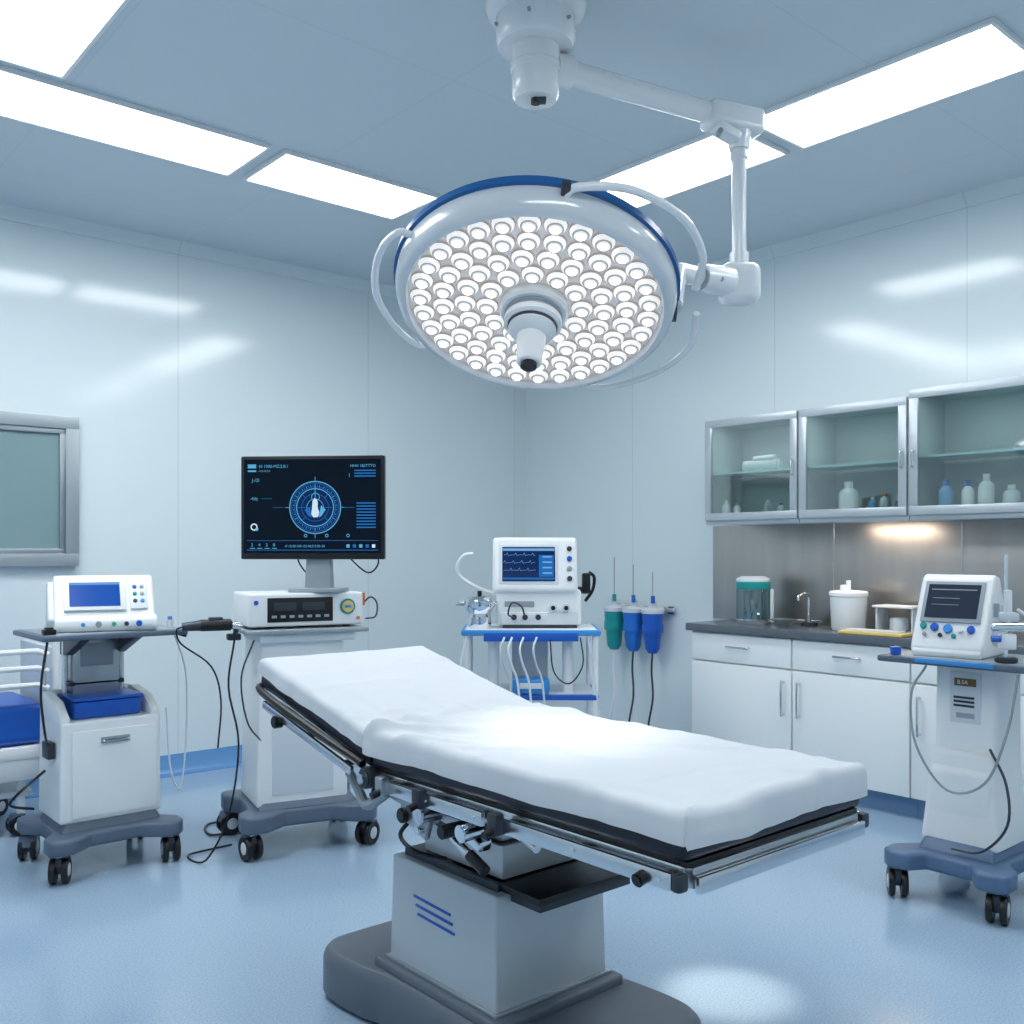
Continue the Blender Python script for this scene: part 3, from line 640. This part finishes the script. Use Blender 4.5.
cable(DM,[(-.05,.06,.25),(-.14,.06,.18),(-.12,.09,.1),(-.06,.11,.06)],.004,BLACK)
# ---------------------------------------------------------------- ventilator trolley
c3=V(.1,5.35);R3=RAD(-40.7)
K3=root('ventilator_trolley',"white tubular trolley with blue-rimmed shelves",'medical trolley',(c3[0],c3[1],0),R3)
b=MB()
for x in(-.34,.34):
    for yy in(-.2,.2): b.cyl((x,yy,.09),(x,yy,.92),.017,WHITE)
for x in (-.34,.34): b.cyl((x,-.2,.14),(x,.2,.14),.015,WHITE)
b.cyl((-.2,-.12,.59),(-.2,-.12,.9),.03,WHITE,bev=.004);b.cyl((.2,-.12,.59),(.2,-.12,.9),.03,WHITE,bev=.004);b.box((0,.1,.74),(.2,.12,.3),CREAM,.01)
b.out('tubular_frame',K3)
for x in(-.34,.34):
    for yy in(-.2,.2): caster(K3,x,yy,.045,random.random()*2)
b=MB();b.box((0,0,.922),(.74,.46,.03),BLUEL,.01);b.box((0,0,.934),(.7,.42,.01),WHITE,.003);b.box((0,-.225,.9),(.5,.012,.045),BLUE,.004);b.out('shelf',K3,"white shelf with blue rim")
b=MB();b.box((0,0,.58),(.72,.44,.03),BLUE,.01);b.box((0,0,.592),(.68,.4,.01),CREAM,.003);b.out('shelf',K3,"blue lower shelf")
b=MB();b.box((0,0,.18),(.7,.42,.03),WHITE,.01);b.out('shelf',K3)
b=MB();b.box((0,0,.04),(.2,.14,.08),BLUEL,.02);b.box((0,-.07,.045),(.12,.01,.03),WHITE,.003);fr=V(.1,5.2);o=single(b,'compressor_unit',"small blue compressor box on the lower trolley shelf",'compressor',(fr[0],fr[1],.5975),R3)
for x,c in((-.14,CREAM),(-.1,WHITE),(-.04,WHITE),(.03,CREAM)): cable(K3,[(x,-.236,.9),(x-.02,-.28,.84),(x,-.26,.75),(x+.03,-.25,.66),(x+.05,-.24,.4)],.006,c,'hanging_tube')
cable(K3,[(.3,-.235,.9),(.33,-.26,.7),(.36,-.26,.45),(.33,-.2,.3)],.005,CREAM,'hanging_tube')
cable(K3,[(.26,-.235,.9),(.27,-.27,.76),(.2,-.26,.66),(.12,-.24,.72),(.1,-.235,.89)],.004,DKGREY,'hanging_tube')
cable(K3,[(-.34,-.235,.9),(-.37,-.26,.76),(-.36,-.24,.66),(-.3,-.2,.62)],.005,WHITE,'hanging_tube')
VT=root('ventilator',"white ventilator with tilted blue screen on the blue-rimmed trolley",'ventilator',(c3[0],c3[1],.9395),R3)
b=MB();b.box((.045,.03,.11),(.46,.3,.2),WHITE,.03,seg=4);b.box((.045,-.115,.05),(.42,.03,.07),CREAM,.01);b.box((.05,.0,.01),(.4,.26,.02),DKGREY,.004);b.out('base_module',VT)
F=T((.025,0,0))@frame((0,-.09,.34),14)
b=MB();b.box((0,0,-.035),(.46,.31,.1),WHITE,.03,M=F,seg=4);b.taper((.04,.06,.2),(.3,.16,.14),(.9,.9),WHITE,.02);b.out('monitor_housing',VT)
b=MB();b.box((-.035,0,.015),(.32,.22,.006),CREAM,.004,M=F);b.box((-.035,.0,.018),(.285,.19,.004),SCRN2,0,M=F);sc=b.out('screen',VT)
b=MB()
b.box((-.035,.08,.0205),(.28,.014,.0006),GCB,0,M=F);b.box((.06,-.01,.0205),(.08,.12,.0006),GBL,0,M=F);b.box((-.035,-.08,.0205),(.28,.01,.0006),GBL,0,M=F)
for i in range(3): wave(b,F,-.17,.0,.05-i*.042,.012,GCB,seed=i*2,z=.0212)
for i in range(4): b.box((.065,.04-i*.03,.0212),(.05,.008,.0006),GCB,0,M=F)
b.out('screen_graphics',sc)
for i,m in enumerate((DKGREY,BLUE,GREY,DKGREY)): knob(VT,F,.185,.085-i*.055,.014,m,.014,z=.012)
for x in(-.09,-.03,.04):
    b=MB();b.cyl((x,-.12,.06),(x,-.15,.06),.015,DKGREY,bev=.003);b.out('knob',VT)
for x in(.12,.19):
    b=MB();b.cyl((x,-.11,.11),(x,-.145,.11),.022,CREAM,bev=.004);b.cyl((x,-.14,.11),(x,-.15,.11),.012,BLACK);b.out('knob',VT)
b=MB();b.box((-.06,-.121,.13),(.16,.006,.03),GREY,.002);b.out('label_strip',VT,"grey printed strip")
cable(VT,[(-.09,-.15,.06),(-.12,-.19,.08),(-.1,-.2,.14),(-.05,-.19,.12),(-.03,-.15,.06)],.005,DKGREY)
b=MB();b.box((.305,-.03,.24),(.045,.06,.11),BLACK,.012);b.cyl((.25,0,.2),(.32,-.02,.2),.02,DKGREY);b.tube([(.32,-.03,.3),(.35,-.03,.27),(.34,-.03,.2),(.3,-.03,.14)],.009,BLACK,8);b.out('side_holder',VT,"black side holder")
cable(VT,[(-.16,-.02,.17),(-.28,-.0,.21),(-.38,-.02,.27),(-.4,-.04,.33),(-.36,-.06,.39),(-.31,-.06,.4)],.010,WHITE,'breathing_hose',8)
b=MB();b.lathe([(0,0),(.055,0),(.065,.02),(.06,.08),(.075,.1),(.085,.12),(.085,.15),(.07,.165),(.03,.175),(0,.18)],CHROME,28);b.box((-.1,0,.13),(.06,.03,.02),CHROME,.004);b.cyl((0,0,.17),(0,0,.2),.012,BLACK);b.cyl((.0,0,.13),(.11,0,.13),.014,STEEL)
kx=V(.1-.275,5.35-.1);single(b,'humidifier_chamber',"small polished steel humidifier pot on the trolley shelf",'humidifier',(kx[0],kx[1],.9395),R3)
# ---------------------------------------------------------------- suction canisters on wall rail
b=MB()
b.box((0,0,0),(.02,.6,.035),STEEL,.004);b.box((.012,-.25,0),(.025,.04,.05),DKGREY,.004);b.box((.012,.25,0),(.025,.04,.05),DKGREY,.004)
single(b,'wall_rail',"steel equipment rail fixed to the wall panel",'rail',(XW-.026,4.56,.95))
def canister(yy,body,label,h,tm):
    r=root('suction_canister',label,'suction canister',(XW-.13,yy,.66),RAD(-90),"suction canisters hanging from the wall rail")
    b=MB();b.lathe([(0,0),(.03,0),(.05,.03),(.070,.24),(.070,.27),(0,.27)],body,28);b.lathe([(.071,.14),(.072,.16),(.072,.18),(.071,.2)],body,28);b.out('vessel',r)
    b=MB();b.lathe([(0,.27),(.076,.27),(.078,.295),(.06,.31),(0,.31)],CREAM,28);b.cyl((0,0,.305),(0,0,.355),.028,CREAM,bev=.003);b.cyl((.02,-.02,.34),(.02,-.02,.39),.014,body);b.box((0,.07,.29),(.04,.07,.05),WHITE,.006);b.out('lid',r,"white lid")
    b=MB();b.cyl((0,0,.34),(0,0,.35+h),.0035,GREY);b.out('antenna_rod',r)
    cable(r,[(0,0,.01),(0,-.01,-.12),(.02,-.02,-.3),(-.02,-.02,-.5),(-.01,.0,-.62)],.007,tm,'suction_tube')
canister(4.73,TEAL,"teal suction canister with white lid and hanging tube",.3,WHITE)
canister(4.55,mat('blue_teal',(36,112,205),.3),"bright blue suction canister with white lid and hanging tube",.25,DKGREY)
canister(4.375,BLUE,"blue suction canister with white lid and hanging tube",.2,DKGREY)
# ---------------------------------------------------------------- base cabinets
def basecab(y0,y1,hs,label):
    w=y1-y0;r=root('base_cabinet',label,'cabinet',(4.925,(y0+y1)/2,0),RAD(-90),"white base cabinets under the worktop")
    b=MB();b.box((0,.01,.49),(w-.002,.42,.76),WHITE2,.002);b.box((0,.04,.055),(w-.002,.36,.11),KICK,0);b.out('body',r)
    b=MB();b.box((0,-.21,.78),(w-.01,.02,.165),WHITE2,.004);d=b.out('drawer',r)
    b=MB();handle(b,-.07,.07,-.22,.79,STEEL,.007,.028);b.out('handle',d,"steel bar handle")
    b=MB();b.box((0,-.21,.4),(w-.01,.02,.575),WHITE2,.004);d=b.out('door',r)
    b=MB();vhandle(b,hs*(w/2-.05),-.22,.44,.62,STEEL,.007,.028);b.out('handle',d,"steel bar handle")
BC="white base cabinet with one drawer above a single door"
basecab(3.085,3.79,1,BC);basecab(2.4,3.085,-1,BC);basecab(1.72,2.4,-1,BC);basecab(1.04,1.72,1,BC)
b=MB();b.box((0,0,0),(.47,2.79,.045),WORKT,.006);single(b,'worktop',"dark grey continuous worktop along the base cabinets",'worktop',(4.914,2.42,.893))
b=MB();b.box((0,0,0),(.012,2.95,.6),SPLASH,.002)
for yy in(-.9,-.15,.6): b.box((-.007,yy,0),(.003,.006,.6),STEEL,0)
single(b,'backsplash',"brushed stainless steel backsplash above the worktop",'backsplash',(XW-.0065,2.485,1.216))
# ---------------------------------------------------------------- wall cabinets
def uppercab(y0,y1,z0,z1,hs,label,lamp=False):
    w=y1-y0;h=z1-z0;dp=.35
    r=root('wall_cabinet',label,'cabinet',(XW-.001-dp/2,(y0+y1)/2,z0),RAD(-90),"glass-fronted wall cabinets")
    b=MB();b.box((0,0,.0125),(w-.002,dp,.025),FRAMEAL,.002);b.box((0,0,h-.0125),(w-.002,dp,.025),FRAMEAL,.002)
    for s_ in(-1,1): b.box((s_*(w/2-.01),0,h/2),(.018,dp,h-.05),INNER,.001)
    b.box((0,dp/2-.006,h/2),(w-.04,.01,h-.05),INNER,0);b.box((0,-.01,.027),(w-.04,dp-.03,.004),INNER,0)
    b.box((0,-dp/2+.006,-.011),(w-.002,.012,.026),FRAMEAL,.001);b.out('body',r)
    b=MB();pic_frame(b,-w/2+.006,w/2-.006,.003,h-.003,-dp/2-.011,.045,.02,FRAMEAL,.003);d=b.out('door',r,"aluminium door frame")
    b=MB();b.box((0,-dp/2-.01,h/2),(w-.1,.004,h-.094),GLASS,0);b.out('glass_pane',d,"clear glass pane")
    b=MB();vhandle(b,hs*(w/2-.03),-dp/2-.02,.25,.33,STEEL,.006,.02);b.out('handle',d)
    b=MB();b.box((0,.0,h*.47),(w-.05,dp-.06,.012),SHELFG,.001);b.out('shelf',r,"teal-edged glass shelf")
    def al(name,loc,sx,sy,e,col):
        l=bpy.data.lights.new(name,'AREA');l.shape='RECTANGLE';l.size=sx;l.size_y=sy;l.energy=e;l.color=col
        o=bpy.data.objects.new(name,l);COL.objects.link(o);o.parent=r;o.location=loc
    al('interior_fill_light',(0,-.1,h-.028),w-.2,.05,.7,(1,1,1))  # added fill without a fixture, brightens the cabinet interior
    if lamp: al('under_cabinet_light',(0,-.06,-.004),w*.6,.1,2.2,(1,.82,.62))
uppercab(3.095,3.75,1.535,2.15,1,"aluminium wall cabinet with glass door holding folded towel")
uppercab(2.452,3.093,1.535,2.15,1,"aluminium wall cabinet with glass door holding small jars",True)
uppercab(1.72,2.45,1.535,2.18,-1,"aluminium wall cabinet with glass door holding plastic bottles")
uppercab(.98,1.718,1.535,2.18,1,"aluminium wall cabinet with glass door")
def bottle(x,y,z,r,h,body,cap,label,grp=None):
    b=MB();b.lathe([(0,0),(r*.95,0),(r,.006),(r,h*.6),(r*.8,h*.72),(r*.4,h*.8),(r*.4,h*.84),(0,h*.84)],body,20);b.lathe([(r*.45,h*.82),(r*.45,h),(0,h)],cap,16)
    o=single(b,'bottle',label,'bottle',(x,y,z),0,grp)
G='supplies in the wall cabinets';zf=1.5645
BLB=mat('pale_blue_bottle',(110,165,215),.35)
for y,r,h,bd,cp,l in [(3.66,.024,.1,CREAM,WHITE,"small white bottle in glass cabinet"),(3.58,.022,.08,WHITE,GREY,"tiny white bottle in glass cabinet"),(3.36,.025,.09,GREY,CREAM,"small grey jar in glass cabinet"),(3.27,.022,.07,CREAM,DKGREY,"small jar with dark cap in glass cabinet"),
  (2.84,.052,.17,WHITE,WHITE,"white plastic bottle in glass cabinet"),(2.7,.022,.08,BLB,WHITE,"small pale blue bottle in glass cabinet"),(2.63,.025,.1,CREAM,ORNG,"small bottle with orange cap in glass cabinet"),(2.55,.022,.07,DKGREY,CREAM,"small dark jar in glass cabinet"),
  (2.3,.034,.15,BLB,BLUE,"pale blue bottle with blue cap in glass cabinet"),(2.19,.03,.14,WHITE,BLUE,"white bottle with blue cap in glass cabinet"),(2.1,.038,.17,WHITE,WHITE,"white plastic bottle in glass cabinet"),(1.98,.04,.11,CREAM,WHITE,"squat white jar in glass cabinet")]:
    bottle(4.88,y,zf,r,h,bd,cp,l,G)
b=MB();b.cyl((0,-.13,.032),(0,.13,.032),.032,WHITE,bev=.01);b.cyl((-.01,-.1,.07),(0,.06,.068),.02,WHITE,bev=.008);single(b,'rolled_towel',"rolled white towel on the glass shelf",'towel',(4.88,3.4,1.8305))
b=MB();b.box((0,0,.05),(.16,.14,.1),WHITE,.02);b.box((0,0,.1),(.12,.1,.02),CREAM,.006);single(b,'supply_box',"white supply box inside the glass cabinet",'box',(4.9,1.83,zf))
# ---------------------------------------------------------------- worktop items
zw=.9165
SC=root('sterilizer_canister',"clear grey canister with steel core and teal lid on the worktop",'canister',(4.93,3.5,zw),RAD(-60))
b=MB();b.lathe([(0,0),(.1,0),(.104,.01),(.104,.03),(0,.03)],STEEL,36);b.lathe([(.06,.03),(.06,.2),(0,.2)],GREY,28);b.box((.112,0,.11),(.02,.05,.2),CREAM,.006);b.out('base',SC)
b=MB();b.lathe([(.098,.03),(.098,.21)],CLEARG,36);b.out('clear_wall',SC,"clear teal-tinted wall")
b=MB();b.lathe([(0,.21),(.102,.21),(.104,.215),(.104,.25),(.098,.255),(0,.255)],TEAL,36);b.lathe([(.098,.253),(.1,.27),(.07,.285),(0,.285)],WHITE,36);b.out('lid',SC,"teal and white lid")
b=MB();b.cyl((0,0,0),(0,0,.02),.05,DKGREY,bev=.004);b.cyl((0,0,.02),(0,0,.14),.01,CHROME);b.tube([(0,0,.13),(0,0,.17),(-.03,0,.19),(-.1,0,.18),(-.12,0,.15)],.009,CHROME,8);b.box((0,.05,.03),(.02,.06,.012),CHROME,.003);b.box((.0,-.05,.03),(.02,.06,.012),CHROME,.003)
single(b,'faucet',"chrome swan-neck faucet on the worktop",'faucet',(5.03,3.18,zw))
b=MB();b.lathe([(0,0),(.03,0),(.05,.03),(.075,.045),(.08,.05),(.07,.05),(.045,.035),(0,.02)],CHROME,32);single(b,'steel_bowl',"shallow chrome bowl on the worktop",'bowl',(4.8,3.2,zw))
b=MB();b.lathe([(0,0),(.085,0),(.091,.01),(.099,.185),(.104,.19),(.104,.208),(.095,.216),(.02,.222),(0,.222)],WHITE,36);b.cyl((0,0,.215),(0,0,.275),.013,WHITE);b.box((0,.02,.235),(.03,.05,.03),WHITE,.008);single(b,'lidded_container',"white round lidded container on the worktop",'container',(4.93,2.87,zw))
b=MB();b.box((0,0,.14),(.16,.23,.012),WHITE,.004);b.box((0,.1,.07),(.12,.012,.13),CREAM,.003);b.box((0,-.1,.07),(.12,.012,.13),CREAM,.003);b.box((0,0,.005),(.16,.23,.01),GREY,.003);b.cyl((0,0,.01),(0,0,.08),.05,CREAM,bev=.006);single(b,'instrument_stand',"small white instrument stand on the worktop",'stand',(4.98,2.6,zw))
b=MB();b.box((0,0,.008),(.12,.36,.016),YEL,.005);b.box((0,0,.02),(.08,.3,.012),CREAM,.004);single(b,'instrument_tray',"shallow yellow tray with white cloth on the worktop",'tray',(4.76,2.62,zw))
b=MB();b.box((0,0,.03),(.1,.12,.06),WHITE,.01);b.cyl((0,0,.06),(0,0,.09),.03,CREAM,bev=.004);single(b,'dispenser_box',"small white dispenser box on the worktop",'dispenser',(4.95,2.34,zw))
# ---------------------------------------------------------------- pedestal monitor cart
c4=V(1.83,3.84);tz=-.018
K4=root('monitor_cart',"white pedestal cart with slate blue wheeled base",'equipment cart',(c4[0],c4[1],0),RAD(-90))
BLSL=mat('slate_blue_plastic',(86,112,144),.38)
cartbase(K4,.48,.6,.055,.12,.07,BLSL,.11,(.3,.36,.05))
b=MB();b.prism([(-.14,.22),(.14,.22),(.14,.915),(-.08,.915),(-.09,.56),(-.14,.5)],-.12,.12,WHITE,.02,seg=3);b.taper((0,0,.4),(.3,.3,.36),(.8,.8),WHITE,.02);b.out('pedestal',K4)
b=MB();b.box((0,-.084,.785),(.12,.006,.2),CREAM,.002);b.box((0,-.088,.845),(.085,.003,.03),GOLD,.001);b.text('B.SA',.022,frame((-.03,-.0902,.838)),WHITE)
for i in range(3): b.box((-.005,-.088,.785-i*.016),(.08,.003,.009),DKGREY,.001)
b.box((0,-.088,.715),(.07,.003,.02),GREY,.001)
b.out('rating_plate',K4,"small bronze and black printed plate")
b=MB();b.box((.02,-.01,.945+tz),(.62,.44,.026),SLATE,.01);b.box((.02,-.01,.956+tz),(.57,.39,.008),GREY,.003);b.box((.02,-.232,.95+tz),(.3,.014,.018),BLUEL,.005);b.out('top_tray',K4,"slate tray")
cable(K4,[(-.1,-.2,.91),(-.14,-.24,.8),(-.12,-.24,.6),(.0,-.24,.45),(.14,-.24,.5),(.22,-.24,.7),(.25,-.22,.91)],.005,GREY)
cable(K4,[(.1,-.1,.6),(.2,-.2,.5),(.22,-.24,.36),(.12,-.22,.24),(.0,-.2,.22)],.005,DKGREY)
D4=root('patient_monitor',"white tilted bedside monitor with grey screen and blue knobs on tray",'medical monitor',(c4[0]-.01,c4[1]+.06,.9605+tz),RAD(-84))
D4.scale=(.86,.9,.93)
b=MB();b.prism([(-.15,0),(-.165,.03),(-.155,.06),(-.02,.33),(.01,.345),(.07,.335),(.12,.24),(.14,.05),(.14,0)],-.16,.16,WHITE,.018,seg=3);b.prism([(-.16,0),(-.17,.02),(-.16,.04),(-.1,.05),(-.1,0)],-.15,.15,WHITE2,.006);b.box((.163,.02,.14),(.02,.14,.16),CREAM,.006);b.out('housing',D4)
tl=math.degrees(math.atan2(.135,.27))
F=frame((0,-.0875,.195),tl)
b=MB();b.box((-.0,.035,.004),(.265,.19,.008),GREY,.004,M=F);b.out('bezel',D4)
b=MB();b.box((-.0,.037,.008),(.23,.155,.004),SCRG,0,M=F);sc=b.out('screen',D4)
b=MB();b.box((0,.09,.0106),(.2,.004,.0006),GREY,0,M=F);b.box((-.03,.05,.0106),(.12,.002,.0006),GREY,0,M=F);b.box((-.03,.02,.0106),(.12,.002,.0006),GREY,0,M=F);b.out('screen_graphics',sc)
for x,yy,r_,m in((-.11,-.08,.015,TEAL),(-.06,-.085,.018,BLUE),(0,-.09,.02,BLUEL),(.055,-.09,.014,WHITE),(.1,-.09,.017,BLUE),(-.1,-.118,.009,GREY),(-.03,-.12,.009,DKGREY),(.03,-.122,.01,TEAL)): knob(D4,F,x,yy,r_,m,.014)
CSx=V(1.83,3.6)
CS=root('clamp_stand',"chrome rod stand with white clamps beside the monitor",'stand',(CSx[0],CSx[1],.9605+tz),RAD(-50))
b=MB();b.cyl((0,0,0),(0,0,.02),.04,DKGREY,bev=.004);b.cyl((0,0,0),(0,0,.4),.007,CHROME);b.out('rod',CS)
b=MB();b.box((0,-.01,.08),(.055,.05,.06),WHITE,.01);b.cyl((-.03,-.03,.09),(-.06,-.03,.09),.012,BLUE);b.out('clamp',CS)
b=MB();b.box((0,-.01,.17),(.075,.05,.035),CREAM,.01);b.cyl((-.055,-.02,.135),(.055,-.02,.135),.018,CHROME,bev=.003);b.cyl((0,-.02,.15),(0,-.02,.27),.014,WHITE,bev=.003);b.cyl((-.04,-.02,.17),(-.04,-.02,.22),.01,GREY);b.out('clamp',CS,"grey clamp with chrome bar")
cable(CS,[(.03,-.03,.2),(.07,-.03,.16),(.06,-.04,.06),(.05,-.05,.01)],.006,WHITE)
b=MB();b.lathe([(0,0),(.02,0),(.022,.03),(0,.035)],BLUE,16);single(b,'vial_cap',"small blue cap lying on the cart tray",'cap',(c4[0]-.19,c4[1]+.23,.9605+tz))
# ---------------------------------------------------------------- stretcher bed
BD=root('stretcher_bed',"white hospital stretcher with blue mattress and tubular rails",'hospital bed',(.75,5.28,0),0)
b=MB();b.box((0,0,.4),(1.26,.6,.06),WHITE,.012);b.box((0,-.28,.33),(1.2,.03,.12),CREAM,.01)
for x in(-.5,.5):
    for yy in(-.22,.22): b.cyl((x,yy,.1),(x,yy,.4),.02,WHITE)
b.box((0,0,.2),(1.1,.5,.03),CREAM,.01);b.out('bed_frame',BD)
b=MB();b.box((-.01,0,.53),(1.22,.56,.19),BLUE,.04,seg=4);b.out('mattress',BD,"blue vinyl mattress")
b=MB();
for z in(.72,.8,.88): b.tube([(-.55,-.31,z),(.55,-.31,z),(.6,-.31,z-.02)],.014,WHITE,8,smooth=False)
for x in(-.5,-.1,.3,.58): b.cyl((x,-.31,.38),(x,-.31,.88),.012,STEEL)
b.box((.64,0,.68),(.03,.6,.42),CREAM,.012);b.cyl((.64,-.29,.3),(.64,-.29,.92),.018,WHITE);b.out('side_rail',BD)
for x in(-.5,.5):
    for yy in(-.22,.22): caster(BD,x,yy,.05,random.random()*3)
b=MB()
pts=[V(-1.33,4.9)+(.007,),V(-1.5,4.8)+(.007,),V(-1.43,4.62)+(.007,),V(-1.3,4.7)+(.007,),V(-1.2,4.85)+(.007,)]
b.tube(pts,.006,DKGREY,6);single(b,'floor_cable',"dark cable lying on the blue floor",'cable',(0,0,0))
# ---------------------------------------------------------------- world, camera
w=bpy.data.worlds.new('World');S.world=w;w.use_nodes=True
w.node_tree.nodes['Background'].inputs[0].default_value=(.55,.7,.9,1);w.node_tree.nodes['Background'].inputs[1].default_value=.3
cam=bpy.data.cameras.new('camera');co=bpy.data.objects.new('camera',cam);COL.objects.link(co)
co.location=(0,0,CAMH);co.rotation_euler=(RAD(90),0,VIEWROT)
cam.sensor_width=36;cam.lens=972/1024*36;cam.shift_y=38/1024;cam.clip_start=.05
S.camera=co
S.view_settings.view_transform='Standard'
S.view_settings.look='None'
S.view_settings.exposure=0
